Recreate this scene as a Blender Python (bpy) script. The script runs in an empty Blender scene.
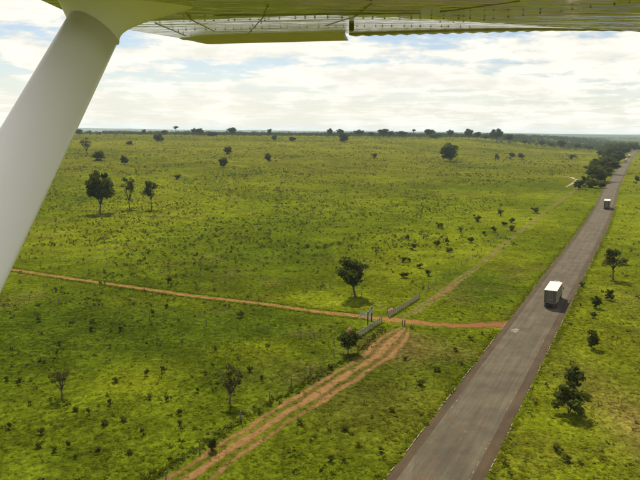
import bpy, bmesh, math, random
import numpy as np
from mathutils import Vector, Matrix
R = math.radians
random.seed(7); RNG = np.random.default_rng(7)
scene = bpy.context.scene
col = scene.collection

# ------------------------------------------------------------------ camera, sky, sun, exposure
CAMH = 38.0; FPX = 622.0; HORIZON = 131.0; ROLL = R(0.5)
_p = math.atan((240 - HORIZON) / FPX)
C_FWD = Vector((0, math.cos(_p), -math.sin(_p)))
_u0 = Vector((0, math.sin(_p), math.cos(_p))); _r0 = Vector((1, 0, 0))
C_RT = _r0 * math.cos(ROLL) + _u0 * math.sin(ROLL)
C_UP = _u0 * math.cos(ROLL) - _r0 * math.sin(ROLL)
cam_d = bpy.data.cameras.new('camera'); cam = bpy.data.objects.new('camera', cam_d); col.objects.link(cam)
cam_d.sensor_width = 36.0; cam_d.lens = FPX / 640 * 36.0
cam_d.clip_start = 0.05; cam_d.clip_end = 60000
m = Matrix((C_RT, C_UP, -C_FWD)).transposed().to_4x4(); m.translation = (0, 0, CAMH)
cam.matrix_world = m
scene.camera = cam

SUN_EL = R(52); SUN_AZ = R(-14)
sdir = Vector((math.sin(SUN_AZ) * math.cos(SUN_EL), math.cos(SUN_AZ) * math.cos(SUN_EL), math.sin(SUN_EL)))
sun_d = bpy.data.lights.new('sun', 'SUN'); sun_d.energy = 5.0; sun_d.angle = R(0.5); sun_d.color = (1.0, 0.89, 0.68)
sun = bpy.data.objects.new('sun', sun_d); col.objects.link(sun)
sun.rotation_euler = (-sdir).to_track_quat('-Z', 'Y').to_euler(); sun.location = (0, 0, 400)
vs = scene.view_settings
vs.view_transform = 'Standard'; vs.look = 'None'; vs.gamma = 1.0; vs.use_curve_mapping = False
vs.exposure = 1.0

class NT:
    """small node-tree helper"""
    def __init__(s, nt): s.nt = nt; nt.nodes.clear()
    def n(s, t, **kw):
        d = s.nt.nodes.new(t); ins = kw.pop('ins', {})
        for k, v in kw.items(): setattr(d, k, v)
        for k, v in ins.items(): s.set(d, k, v)
        return d
    def set(s, d, k, v):
        i = d.inputs[k]
        if isinstance(v, bpy.types.NodeSocket): s.nt.links.new(v, i)
        elif hasattr(v, 'outputs'): s.nt.links.new(v.outputs[0], i)
        else:
            if i.type == 'RGBA' and len(v) == 3: v = (*v, 1)
            i.default_value = v
    def math(s, op, a, b=0.0, c=None, clamp=False):
        d = s.n('ShaderNodeMath', operation=op, use_clamp=clamp); s.set(d, 0, a); s.set(d, 1, b)
        if c is not None: s.set(d, 2, c)
        return d.outputs[0]
    def mix(s, f, a, b, blend='MIX'):
        d = s.n('ShaderNodeMix', data_type='RGBA', blend_type=blend)
        s.set(d, 0, f); s.set(d, 6, a); s.set(d, 7, b); return d.outputs[2]
    def noise(s, vec, scale, detail=4, rough=0.5, dist=0.0):
        d = s.n('ShaderNodeTexNoise', ins={'Scale': scale, 'Detail': detail, 'Roughness': rough, 'Distortion': dist})
        if vec is not None: s.set(d, 'Vector', vec)
        return d.outputs['Fac']
    def ramp(s, f, lo, hi, a=0.0, b=1.0, smooth=True):
        d = s.n('ShaderNodeMapRange', interpolation_type='SMOOTHSTEP' if smooth else 'LINEAR')
        s.set(d, 0, f); s.set(d, 1, lo); s.set(d, 2, hi); s.set(d, 3, a); s.set(d, 4, b); return d.outputs[0]

world = bpy.data.worlds.new('World'); scene.world = world; world.use_nodes = True
w = NT(world.node_tree)
sky = w.n('ShaderNodeTexSky', sky_type='NISHITA', sun_disc=False, sun_elevation=SUN_EL, sun_rotation=SUN_AZ % (2 * math.pi),
          altitude=300, air_density=1.0, dust_density=0.9, ozone_density=1.0)
tc = w.n('ShaderNodeTexCoord'); sx = w.n('ShaderNodeSeparateXYZ', ins={0: tc.outputs['Generated']})
dz = w.math('ADD', w.math('MAXIMUM', sx.outputs[2], 0.0), 0.045)
px_ = w.math('DIVIDE', sx.outputs[0], dz); py_ = w.math('DIVIDE', sx.outputs[1], dz)
pc = w.n('ShaderNodeCombineXYZ', ins={0: px_, 1: py_, 2: 3.7}).outputs[0]
big = w.noise(pc, 0.55, 3, 0.5, 0.3)
fine = w.noise(pc, 1.7, 7, 0.6, 0.4)
puffv = w.n('ShaderNodeVectorMath', operation='MULTIPLY', ins={0: tc.outputs['Generated'], 1: (9, 9, 26)}).outputs[0]
puff = w.noise(puffv, 1.6, 7, 0.58, 0.2)
cover = w.math('ADD', w.math('MULTIPLY', big, 0.40), w.math('ADD', w.math('MULTIPLY', fine, 0.28), w.math('MULTIPLY', puff, 0.32)))
mask = w.ramp(cover, 0.43, 0.525)
# thicker layer of haze cloud low over the land
low = w.ramp(sx.outputs[2], 0.0, 0.12, 0.80, 0.0)
mask = w.math('MAXIMUM', mask, low)
shade = w.ramp(w.math('ADD', w.math('MULTIPLY', puff, 0.7), w.math('MULTIPLY', fine, 0.3)), 0.40, 0.60)
cloudc = w.mix(shade, (9.0, 8.8, 7.9), (11.0, 10.6, 9.5))
skyc = w.mix(mask, sky.outputs[0], cloudc)
bg = w.n('ShaderNodeBackground', ins={0: skyc, 1: 0.05})
w.n('ShaderNodeOutputWorld', ins={0: bg})

# ------------------------------------------------------------------ helpers
def smooth(t): t = np.clip(t, 0, 1); return t * t * (3 - 2 * t)
def road_x(y):
    t = np.maximum(np.asarray(y, float) - 200, 0)
    return 0.527 * np.asarray(y, float) - 20.4 - 24 * (1 - np.exp(-t / 900)) * smooth(t / 250)
def road_side(x, y): return (np.asarray(x, float) - road_x(y)) * 0.8847     # + right of the road, - left
def height(x, y):
    x = np.asarray(x, float); y = np.asarray(y, float)
    wl = smooth((-road_side(x, y) - 50) / 350)
    up = 26 * smooth((y - 330) / 1120) - 24 * smooth((y - 1900) / 2600)
    return up * wl
def ray(px, py):
    return (C_FWD * FPX + C_RT * (px - 320) - C_UP * (py - 240)).normalized()
def at_depth(px, py, d):
    r = C_FWD * FPX + C_RT * (px - 320) - C_UP * (py - 240); r *= d / FPX
    return Vector((r.x, r.y, r.z + CAMH))
def at_height(px, py, z):
    r = ray(px, py); t = (z - CAMH) / r.z
    return Vector((r.x * t, r.y * t, z))
def ground(px, py, far=1450.0):
    """where a sight line meets the land"""
    r = ray(px, py); t = 40.0
    while t < far * 1.2:
        x, y, z = r.x * t, r.y * t, CAMH + r.z * t
        if z <= float(height(x, y)): break
        if y > far: break
        t *= 1.004
    x, y = r.x * t, r.y * t
    return Vector((x, y, float(height(x, y))))
# smooth value noise in numpy
_lat = RNG.random((256, 256))
def vnoise(x, y, s):
    x = np.asarray(x, float) / s + 91.3; y = np.asarray(y, float) / s + 37.7
    xi = np.floor(x).astype(int); yi = np.floor(y).astype(int); fx = x - xi; fy = y - yi
    fx = fx * fx * (3 - 2 * fx); fy = fy * fy * (3 - 2 * fy)
    g = lambda a, b: _lat[a & 255, b & 255]
    return (g(xi, yi) * (1 - fx) + g(xi + 1, yi) * fx) * (1 - fy) + (g(xi, yi + 1) * (1 - fx) + g(xi + 1, yi + 1) * fx) * fy
def fbm(x, y, s, o=3):
    v = 0; a = .5
    for i in range(o): v = v + a * vnoise(np.asarray(x) + 57 * i, np.asarray(y) - 31 * i, s); s *= .5; a *= .5
    return v / (1 - .5 ** o)

def tag(o, label=None, cat=None, group=None, kind=None):
    if label: o['label'] = label
    if cat: o['category'] = cat
    if group: o['group'] = group
    if kind: o['kind'] = kind
    return o
def link(name, me, mat=None, parent=None, loc=None):
    o = bpy.data.objects.new(name, me); col.objects.link(o)
    if mat is not None and me is not None and len(me.materials) == 0: me.materials.append(mat)
    if parent is not None: o.parent = parent
    if loc is not None: o.location = loc
    return o
def empty(name, loc=(0, 0, 0), rz=0.0):
    o = bpy.data.objects.new(name, None); col.objects.link(o); o.location = loc; o.rotation_euler = (0, 0, rz)
    o.empty_display_size = 0.2; return o
def mesh_np(name, V, Fq, mat=None, attrs=None, smooth_=False, uv=None):
    """mesh from numpy vertices and an (n,k) face array"""
    V = np.asarray(V, np.float32); Fq = np.asarray(Fq, np.int32); k = Fq.shape[1]
    me = bpy.data.meshes.new(name)
    me.vertices.add(len(V)); me.vertices.foreach_set('co', V.ravel())
    me.loops.add(Fq.size); me.loops.foreach_set('vertex_index', Fq.ravel())
    me.polygons.add(len(Fq)); me.polygons.foreach_set('loop_start', np.arange(len(Fq), dtype=np.int32) * k)
    me.polygons.foreach_set('loop_total', np.full(len(Fq), k, np.int32))
    if smooth_: me.polygons.foreach_set('use_smooth', np.ones(len(Fq), bool))
    for an, c in (attrs or {}).items():
        at = me.color_attributes.new(an, 'FLOAT_COLOR', 'POINT')
        c = np.asarray(c, np.float32)
        if c.shape[1] == 3: c = np.concatenate([c, np.ones((len(c), 1), np.float32)], 1)
        at.data.foreach_set('color', c.ravel())
    if uv is not None:
        l = me.uv_layers.new(name='UVMap'); l.data.foreach_set('uv', np.asarray(uv, np.float32)[Fq.ravel()].ravel())
    if mat: me.materials.append(mat)
    me.update(calc_edges=True); me.validate(); return me
class MB:
    """collects boxes, tubes and prisms into ONE mesh"""
    def __init__(s): s.bm = bmesh.new()
    def box(s, c, size, rot=None, bevel=0.0, taper=None):
        r = bmesh.ops.create_cube(s.bm, size=1.0); vs_ = r['verts']
        for v in vs_:
            v.co = Vector((v.co.x * size[0], v.co.y * size[1], v.co.z * size[2]))
            if taper and v.co.z > 0: v.co.x *= taper[0]; v.co.y *= taper[1]
        if bevel:
            es = list({e for v in vs_ for e in v.link_edges})
            vs_ = bmesh.ops.bevel(s.bm, geom=es, offset=bevel, segments=2, affect='EDGES', profile=.6)['verts']
            vs_ = list({v for v in vs_})
        M = (rot or Matrix()).to_4x4(); M.translation = Vector(c)
        for v in vs_: v.co = M @ v.co
        return s
    def tube(s, pts, rad, n=8, cap=True):
        rings = []
        pts = [Vector(p) for p in pts]
        for i, p in enumerate(pts):
            d = (pts[min(i + 1, len(pts) - 1)] - pts[max(i - 1, 0)]).normalized()
            a = d.orthogonal().normalized() if abs(d.z) < .95 else Vector((1, 0, 0)); a = (a - d * a.dot(d)).normalized(); b = d.cross(a)
            rr = rad[i] if hasattr(rad, '__len__') else rad
            rings.append([s.bm.verts.new(p + (a * math.cos(2 * math.pi * k / n) + b * math.sin(2 * math.pi * k / n)) * rr) for k in range(n)])
        for r0, r1 in zip(rings, rings[1:]):
            for k in range(n):
                s.bm.faces.new((r0[k], r0[(k + 1) % n], r1[(k + 1) % n], r1[k]))
        if cap: s.bm.faces.new(rings[0][::-1]); s.bm.faces.new(rings[-1])
        return s
    def prism(s, prof, x0, x1):
        """side profile (y,z) extruded from x0 to x1"""
        a = [s.bm.verts.new((x0, y, z)) for y, z in prof]; b = [s.bm.verts.new((x1, y, z)) for y, z in prof]
        n = len(prof)
        s.bm.faces.new(a); s.bm.faces.new(b[::-1])
        for i in range(n): s.bm.faces.new((a[i], b[i], b[(i + 1) % n], a[(i + 1) % n]))
        return s
    def bevel(s, o, seg=2):
        bmesh.ops.recalc_face_normals(s.bm, faces=s.bm.faces)
        es = [e for e in s.bm.edges if len(e.link_faces) == 2 and e.calc_face_angle(0) > .3]
        bmesh.ops.bevel(s.bm, geom=es, offset=o, segments=seg, affect='EDGES', profile=.6); return s
    def mesh(s, name, mat=None, smooth_=False):
        bmesh.ops.recalc_face_normals(s.bm, faces=s.bm.faces)
        me = bpy.data.meshes.new(name); s.bm.to_mesh(me); s.bm.free()
        if smooth_:
            for p in me.polygons: p.use_smooth = True
        if mat: me.materials.append(mat)
        return me
    def build(s, name, mat, parent=None, smooth_=False): return link(name, s.mesh(name, mat, smooth_), None, parent)

def bsdf(name, colr=(.5, .5, .5), rough=.6, metal=0.0, spec=.5, emis=None, noise=None):
    mt = bpy.data.materials.new(name); mt.use_nodes = True; t = NT(mt.node_tree)
    c = colr
    if noise:
        sc, amt, c2 = noise
        co = t.n('ShaderNodeTexCoord').outputs['Object']
        c = t.mix(t.ramp(t.noise(co, sc, 5, .6), .35, .7, 0, amt), colr, c2)
    b = t.n('ShaderNodeBsdfPrincipled', ins={'Base Color': c, 'Roughness': rough, 'Metallic': metal, 'Specular IOR Level': spec})
    t.n('ShaderNodeOutputMaterial', ins={0: b}); return mt

# ------------------------------------------------------------------ colour of the land
G_MID = np.array((.063, .082, .0034)); G_BRT = np.array((.103, .121, .0048)); G_DRK = np.array((.033, .053, .0028))
G_OLV = np.array((.070, .072, .0055)); G_BRN = np.array((.080, .062, .018)); G_YEL = np.array((.105, .108, .008)); G_FOR = np.array((.020, .034, .016))
def spot(px, py): p = ground(px, py); return p.x, p.y
SPOTS = []   # x, y, rx, ry, colour, weight : patches of other grass
def patch(px, py, rx, ry, c, wt): x, y = spot(px, py); SPOTS.append((x, y, rx, ry, c, wt))
patch(130, 207, 26, 22, G_BRT, .95); patch(190, 203, 30, 14, G_BRT, .5); patch(258, 349, 7, 6, G_BRT, .9); patch(140, 380, 6, 6, G_BRT, .8); patch(235, 300, 20, 6, G_BRT, .5)
patch(60, 235, 25, 14, G_BRT, .5); patch(405, 272, 16, 26, G_BRT, .7); patch(450, 240, 16, 34, G_BRT, .7); patch(500, 213, 18, 44, G_BRT, .6); patch(350, 300, 22, 7, G_BRT, .55)
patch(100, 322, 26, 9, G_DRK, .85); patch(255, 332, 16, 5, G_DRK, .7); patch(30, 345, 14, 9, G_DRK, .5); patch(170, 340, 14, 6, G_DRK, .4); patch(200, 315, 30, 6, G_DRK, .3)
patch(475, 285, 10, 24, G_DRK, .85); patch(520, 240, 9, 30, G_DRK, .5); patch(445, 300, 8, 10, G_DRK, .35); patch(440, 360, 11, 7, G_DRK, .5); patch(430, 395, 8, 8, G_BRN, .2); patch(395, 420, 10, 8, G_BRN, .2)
patch(420, 352, 8, 5, G_BRN, .4); patch(393, 350, 6, 7, G_BRN, .8); patch(405, 340, 5, 4, G_BRN, .7); patch(350, 395, 8, 8, G_BRN, .25)
patch(634, 420, 6.0, 20, G_BRN, 1.0); patch(628, 345, 8, 12, G_OLV, .9); patch(640, 300, 10, 12, G_BRN, .45); patch(575, 265, 12, 30, G_BRT, .4); patch(545, 440, 6, 14, G_BRT, .55)
patch(300, 240, 70, 22, G_DRK, .25); patch(200, 255, 50, 18, G_DRK, .25); patch(460, 430, 5, 10, G_BRT, .5)
def tone(x, y):
    x = np.asarray(x, float); y = np.asarray(y, float)
    n1 = fbm(x, y, 60, 4); n2 = fbm(x + 400, y, 17, 3); n3 = fbm(x, y + 700, 6, 3)
    c = np.broadcast_to(G_MID, x.shape + (3,)).copy()
    def mixc(c, k, a): return c * (1 - a[..., None]) + k * a[..., None]
    far = smooth((y - 230) / 420)
    c = mixc(c, G_OLV, far * .8)
    c = mixc(c, G_BRT, smooth((n1 - .50) / .20) * .55 * (1 - .6 * far))
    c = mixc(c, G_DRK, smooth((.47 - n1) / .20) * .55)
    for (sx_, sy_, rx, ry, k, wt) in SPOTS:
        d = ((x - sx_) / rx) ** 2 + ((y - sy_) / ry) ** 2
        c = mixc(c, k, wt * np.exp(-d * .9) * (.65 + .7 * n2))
    yb = smooth((y - 620) / 300) * smooth((fbm(x * .25, y, 90, 3) - .42) / .2)
    c = mixc(c, G_YEL, yb * .75)
    dry = smooth((fbm(x + 900, y - 300, 11, 4) - .60) / .10) * smooth((fbm(x - 500, y, 70, 2) - .45) / .2)
    c = mixc(c, G_BRN * 1.15, dry * .28)
    # verge right of the road: lush
    rs = road_side(x, y)
    c = mixc(c, G_BRT, smooth((rs - 4) / 3) * smooth((26 - rs) / 12) * .35)
    c = c * (0.72 + .56 * n2)[..., None] * (0.78 + .44 * n3)[..., None]
    c = c * (.88 + .12 * smooth((y - 130) / 90))[..., None]
    wood = smooth((y - 1560 - 150 * (fbm(x, y, 400, 2) - .5)) / 120)
    c = mixc(c, G_FOR * 1.4, wood * (.45 + .55 * smooth((fbm(x, y * .6, 420, 3) - .40) / .12)))
    return c

# ------------------------------------------------------------------ materials of the land
def grass_material(name, blades=False):
    mt = bpy.data.materials.new(name); mt.use_nodes = True; t = NT(mt.node_tree)
    at = t.n('ShaderNodeAttribute', attribute_name='tone').outputs[0]
    pos = t.n('ShaderNodeNewGeometry').outputs['Position']
    if blades:
        d = t.n('ShaderNodeBsdfDiffuse', ins={0: at}); tr = t.n('ShaderNodeBsdfTranslucent', ins={0: at})
        sh = t.n('ShaderNodeMixShader', ins={0: .50, 1: d, 2: tr})
        t.n('ShaderNodeOutputMaterial', ins={0: sh}); return mt
    f1 = t.noise(pos, .9, 5, .65); f2 = t.noise(pos, 3.2, 4, .6); f3 = t.noise(pos, .16, 4, .6)
    v = t.math('MULTIPLY', t.ramp(f1, .30, .70, .58, 1.44), t.ramp(f2, .3, .7, .70, 1.30))
    v = t.math('MULTIPLY', v, t.ramp(f3, .3, .7, .74, 1.22))
    c = t.mix(1.0, at, t.n('ShaderNodeCombineColor', ins={0: v, 1: v, 2: v}), 'MULTIPLY')
    yel = t.ramp(t.noise(pos, .45, 5, .7), .56, .72, 0, .45)
    c = t.mix(yel, c, (.098, .100, .007))
    bump = t.n('ShaderNodeBump', ins={'Strength': .7, 'Distance': .35, 'Height': t.math('ADD', f1, t.math('MULTIPLY', f2, .5))})
    b = t.n('ShaderNodeBsdfDiffuse', ins={'Color': c, 'Roughness': .3, 'Normal': bump})
    t.n('ShaderNodeOutputMaterial', ins={0: b}); return mt
M_GROUND = grass_material('pasture'); M_TUFT = grass_material('grass_blades', True)

def dirt_material(name, c1, c2, ruts=0, thr=.5, edge=.25, amax=1.0, c3=None):
    """bare earth with grass left standing through it; across = uv.x, along = uv.y in metres"""
    mt = bpy.data.materials.new(name); mt.use_nodes = True; t = NT(mt.node_tree)
    pos = t.n('ShaderNodeNewGeometry').outputs['Position']
    uv = t.n('ShaderNodeUVMap', uv_map='UVMap'); s = t.n('ShaderNodeSeparateXYZ', ins={0: uv})
    u = t.math('ADD', s.outputs[0], t.math('MULTIPLY', t.math('SUBTRACT', t.noise(pos, .13, 3, .5), .5), .30))
    e = t.math('MULTIPLY', t.ramp(u, 0, edge), t.ramp(u, 1.0, 1 - edge))
    n1 = t.noise(pos, .55, 5, .65); n2 = t.noise(pos, 2.3, 5, .65)
    k = t.math('ADD', e, t.math('MULTIPLY', t.math('SUBTRACT', t.noise(pos, .11, 2, .5), .5), .9 if ruts else .3))
    if ruts:
        r = t.math('COSINE', t.math('MULTIPLY', t.math('SUBTRACT', u, .5), 2 * math.pi * ruts))
        r = t.math('MULTIPLY', t.math('MULTIPLY', r, -1 if ruts % 2 == 0 else 1), .5)
        k = t.math('ADD', k, t.math('MULTIPLY', r, .72 if ruts == 3 else .42))
    k = t.math('ADD', k, t.math('ADD', t.math('MULTIPLY', t.math('SUBTRACT', n1, .5), .8 if ruts == 3 else 1.6), t.math('MULTIPLY', t.math('SUBTRACT', n2, .5), .9)))
    sf = .34 if ruts else .2; a = t.ramp(k, thr - sf, thr + sf, 0, amax)
    c = t.mix(t.ramp(t.noise(pos, .8, 5, .7), .35, .68), c1, c2)
    if c3:      # redder soil towards the highway
        c = t.mix(t.ramp(t.n('ShaderNodeSeparateXYZ', ins={0: pos}).outputs[0], 8, 34), c, c3)
    v = t.ramp(t.noise(pos, 4, 4, .7), .3, .7, .75, 1.2)
    c = t.mix(1.0, c, t.n('ShaderNodeCombineColor', ins={0: v, 1: v, 2: v}), 'MULTIPLY')
    bump = t.n('ShaderNodeBump', ins={'Strength': .5, 'Distance': .12, 'Height': n2})
    b = t.n('ShaderNodeBsdfPrincipled', ins={'Base Color': c, 'Roughness': .95, 'Specular IOR Level': .1, 'Normal': bump})
    tr = t.n('ShaderNodeBsdfTransparent'); mx = t.n('ShaderNodeMixShader', ins={0: a, 1: tr, 2: b})
    t.n('ShaderNodeOutputMaterial', ins={0: mx}); return mt
TAN = (.150, .086, .028); TAN2 = (.098, .052, .017); RED = (.125, .048, .017); RED2 = (.088, .034, .013)
M_TRACK = dirt_material('track_earth', (.155, .083, .020), (.108, .055, .014), 0, .60, .5, c3=(.108, .044, .012))
M_RUTS = dirt_material('rutted_earth', TAN, TAN2, 3, .86, .28, .92)
M_FAINT = dirt_material('faint_track', (.105, .096, .022), (.135, .098, .032), 2, .88, .45, .75)
M_BARE = dirt_material('bare_soil', (.25, .19, .11), (.18, .125, .06), 0, .72, .5)
M_REDP = dirt_material('red_dust', (.105, .058, .030), (.092, .047, .024), 0, .62, .9, .6)

def asphalt_material(name, c1, c2, lanes):
    mt = bpy.data.materials.new(name); mt.use_nodes = True; t = NT(mt.node_tree)
    pos = t.n('ShaderNodeNewGeometry').outputs['Position']
    uv = t.n('ShaderNodeUVMap', uv_map='UVMap'); s = t.n('ShaderNodeSeparateXYZ', ins={0: uv}); u, v = s.outputs[0], s.outputs[1]
    stv = t.n('ShaderNodeCombineXYZ', ins={0: t.math('MULTIPLY', u, 9.0), 1: t.math('MULTIPLY', v, .05), 2: 0.0}).outputs[0]
    st = t.noise(stv, 1.4, 6, .65)
    blot = t.noise(pos, .22, 5, .6); fine_ = t.noise(pos, 5, 4, .7)
    c = t.mix(t.ramp(st, .3, .7), c1, c2)
    if lanes:
        wp = t.math('COSINE', t.math('MULTIPLY', u, 2 * math.pi * 4))      # four wheel paths polished darker
        c = t.mix(t.ramp(wp, -1, 1, 0, .35, False), c, (.034, .029, .020))
        pv = t.n('ShaderNodeTexVoronoi', feature='F1', distance='CHEBYCHEV', ins={'Vector': t.n('ShaderNodeCombineXYZ', ins={0: t.math('MULTIPLY', u, 3.1), 1: t.math('MULTIPLY', v, .11), 2: 0.0}).outputs[0], 'Scale': 1.0, 'Randomness': 1.0})
        pr_ = t.n('ShaderNodeSeparateColor', ins={0: pv.outputs['Color']})
        c = t.mix(t.ramp(pr_.outputs[0], .80, .86, 0, .30), c, (.034, .029, .021))
        c = t.mix(t.ramp(pr_.outputs[1], .88, .94, 0, .22), c, (.075, .064, .046))
        c = t.mix(t.ramp(t.noise(pos, .35, 6, .7), .53, .70, 0, .65), c, (.072, .042, .022))    # red dust dragged on
    k = t.math('MULTIPLY', t.ramp(blot, .3, .7, .80, 1.18), t.ramp(fine_, .3, .7, .88, 1.12))
    c = t.mix(1.0, c, t.n('ShaderNodeCombineColor', ins={0: k, 1: k, 2: k}), 'MULTIPLY')
    bump = t.n('ShaderNodeBump', ins={'Strength': .3, 'Distance': .03, 'Height': fine_})
    b = t.n('ShaderNodeBsdfPrincipled', ins={'Base Color': c, 'Roughness': .9, 'Specular IOR Level': .12, 'Normal': bump})
    t.n('ShaderNodeOutputMaterial', ins={0: b}); return mt
M_ASPH = asphalt_material('asphalt', (.043, .037, .026), (.066, .056, .039), True)
M_SHOU = asphalt_material('shoulder_asphalt', (.028, .020, .012), (.043, .029, .016), False)
def worn_paint(name, c, keep):
    mt = bpy.data.materials.new(name); mt.use_nodes = True; t = NT(mt.node_tree)
    pos = t.n('ShaderNodeNewGeometry').outputs['Position']
    a = t.ramp(t.noise(pos, 1.1, 6, .7), 1 - keep - .1, 1 - keep + .1, 0, .75)
    b = t.n('ShaderNodeBsdfPrincipled', ins={'Base Color': c, 'Roughness': .7}); tr = t.n('ShaderNodeBsdfTransparent')
    t.n('ShaderNodeOutputMaterial', ins={0: t.n('ShaderNodeMixShader', ins={0: a, 1: tr, 2: b})}); return mt
M_WHITEP = worn_paint('worn_white_paint', (.14, .125, .095), .50); M_YELP = worn_paint('worn_yellow_paint', (.14, .105, .055), .42)
M_KERB = bsdf('whitewashed_kerb', (.20, .175, .105), .9, noise=(2.0, .9, (.10, .09, .04)))

# ------------------------------------------------------------------ ground sheet
def spaced(lo, hi, dense_lo, dense_hi, step, grow=1.09):
    a = list(np.arange(dense_lo, dense_hi + .01, step)); s = step
    while a[-1] < hi: s *= grow; a.append(a[-1] + s)
    s = step; b = []; c = dense_lo
    while c > lo: s *= grow; c -= s; b.append(c)
    return np.array(b[::-1] + a)
XS = spaced(-11000, 11000, -130, 170, 1.4, 1.07); YS = spaced(-1200, 12500, 50, 330, 1.4, 1.035)
gx, gy = np.meshgrid(XS, YS)
V = np.stack([gx, gy, height(gx, gy)], -1).reshape(-1, 3)
nx, ny = len(XS), len(YS)
ii = (np.arange(ny - 1)[:, None] * nx + np.arange(nx - 1)[None, :]).ravel()
Fq = np.stack([ii, ii + 1, ii + nx + 1, ii + nx], 1)
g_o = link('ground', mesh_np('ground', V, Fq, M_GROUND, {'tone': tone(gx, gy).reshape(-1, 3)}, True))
tag(g_o, 'green pasture land stretching to the horizon', 'ground', kind='structure')

def strip(name, pts, half, dz, mat, parent=None, step=2.0, label=None):
    """a sheet laid along a polyline of ground points"""
    P = np.array([(p[0], p[1]) for p in pts], float); hw = np.array(half if hasattr(half, '__len__') else [half] * len(P), float)
    d = np.r_[0, np.cumsum(np.hypot(*np.diff(P, axis=0).T))]; n = max(int(d[-1] / step), 3); s = np.linspace(0, d[-1], n)
    # smooth the polyline
    X = np.interp(s, d, P[:, 0]); Y = np.interp(s, d, P[:, 1]); H = np.interp(s, d, hw)
    k = max(3, int(9 / step)) | 1; ker = np.hanning(k + 2)[1:-1]; ker /= ker.sum()
    pad = lambda a: np.convolve(np.r_[2 * a[0] - a[k // 2:0:-1], a, 2 * a[-1] - a[-2:-k // 2 - 1:-1]], ker, 'valid')
    X, Y = pad(X), pad(Y)
    tx = np.gradient(X); ty = np.gradient(Y); L = np.hypot(tx, ty); nx_, ny_ = ty / L, -tx / L
    m_ = 5; a = np.linspace(-1, 1, m_)
    vx = X[:, None] + nx_[:, None] * H[:, None] * a; vy = Y[:, None] + ny_[:, None] * H[:, None] * a
    V = np.stack([vx, vy, height(vx, vy) + dz], -1).reshape(-1, 3)
    uv = np.stack([np.broadcast_to((a + 1) / 2, vx.shape), np.broadcast_to(s[:, None], vx.shape)], -1).reshape(-1, 2)
    i0 = (np.arange(len(X) - 1)[:, None] * m_ + np.arange(m_ - 1)).ravel()
    o = link(name, mesh_np(name, V, np.stack([i0, i0 + 1, i0 + m_ + 1, i0 + m_], 1), mat, uv=uv), None, parent)
    if parent is None: tag(o, label, None, kind='structure')
    return o
def gpts(lst): return [ground(a, b)[:2] for a, b in lst]

# paved road
ry = np.r_[np.arange(-60, 700, 4.0), np.arange(700, 2600, 25.0)]
RC = np.stack([road_x(ry), ry], 1)
strip('road_shoulder', RC, 4.85, .030, M_SHOU, label='dark brown asphalt shoulder either side of the highway')
road = strip('road', RC - np.array([.12, 0]), 3.65, .042, M_ASPH, label='straight grey two lane asphalt highway')
def off_road(o): # polyline at a lateral offset from the road centre
    return np.stack([road_x(ry) + o * .8847, ry - o * .466], 1)
strip('edge_line', off_road(-3.55), .065, .050, M_YELP, road); strip('edge_line', off_road(3.35), .065, .050, M_YELP, road)
dash = MB(); dash.bm.faces.new([dash.bm.verts.new(p) for p in ((-.07, -2, 0), (.07, -2, 0), (.07, 2, 0), (-.07, 2, 0))]); dash_me = dash.mesh('centre_dash', M_YELP)
for y in np.arange(52, 330, 10.5):
    o = link('centre_dash', dash_me, None, road, (float(road_x(y)), y, .051)); o.rotation_euler.z = -math.atan(float(road_x(y + 1) - road_x(y - 1)) / 2)
# white paint left on the asphalt by the turning
for (a, b, sx_, sy_) in ((515, 331, .75, 1.5), (560, 268, .3, .8)):
    p = ground(a, b); q = MB(); q.bm.faces.new([q.bm.verts.new(v) for v in ((-sx_, -sy_, 0), (sx_, -sy_ * .8, 0), (sx_ * .8, sy_, 0), (-sx_, sy_ * .9, 0))])
    o = q.build('paint_mark', M_WHITEP, road); o.location = (p.x, p.y, .053); o.rotation_euler.z = R(-28)
strip('red_dust_patch', [(float(road_x(y)) + ox, y) for y, ox in ((84, -2.2), (88, -1.9), (93, -1.6))], [1.1, 1.7, 1.1], .060, M_REDP, road)
strip('red_dust_patch', [(float(road_x(y)) + ox, y) for y, ox in ((430, -6.5), (438, -1), (447, 5.5))], [3.5, 6, 5], .060, M_REDP, road)

# kerb stones, many sunk in the grass
stone = MB().box((0, 0, 0), (.10, 1.0, .16), bevel=.02); stone_me = stone.mesh('kerb_stone', M_KERB)
for side, gap in ((-1, (118.5, 131)), (1, (0, 0))):
    k = tag(empty('kerb', (float(road_x(60)) + side * 5.0, 60, 0)), None, None, kind='structure')
    k['label'] = 'low whitewashed kerb half sunk in grass on the ' + ('field' if side < 0 else 'far') + ' side of the highway'
    bx_, by_ = k.location.x, k.location.y
    y = 54.0; run = 0
    while y < 300:
        y += 1.13; run -= 1
        if run < -int(2 + 6 * random.random()): run = int(random.random() * 6) + 1
        if run < 0 or gap[0] < y < gap[1]: continue
        x = float(road_x(y)) + side * 4.93 * .8847 + random.uniform(-.03, .03); yy = y - side * 4.93 * .466
        o = link('kerb_stone', stone_me, None, k, (x - bx_, yy - by_, .045 + random.uniform(-.035, .03)))
        o.scale = (1, random.choice((.35, .5, .7, 1.0, 1.1)), 1)
        o.rotation_euler = (random.uniform(-.02, .02), random.uniform(-.05, .05), -math.atan(.527) + random.uniform(-.02, .02))

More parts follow.
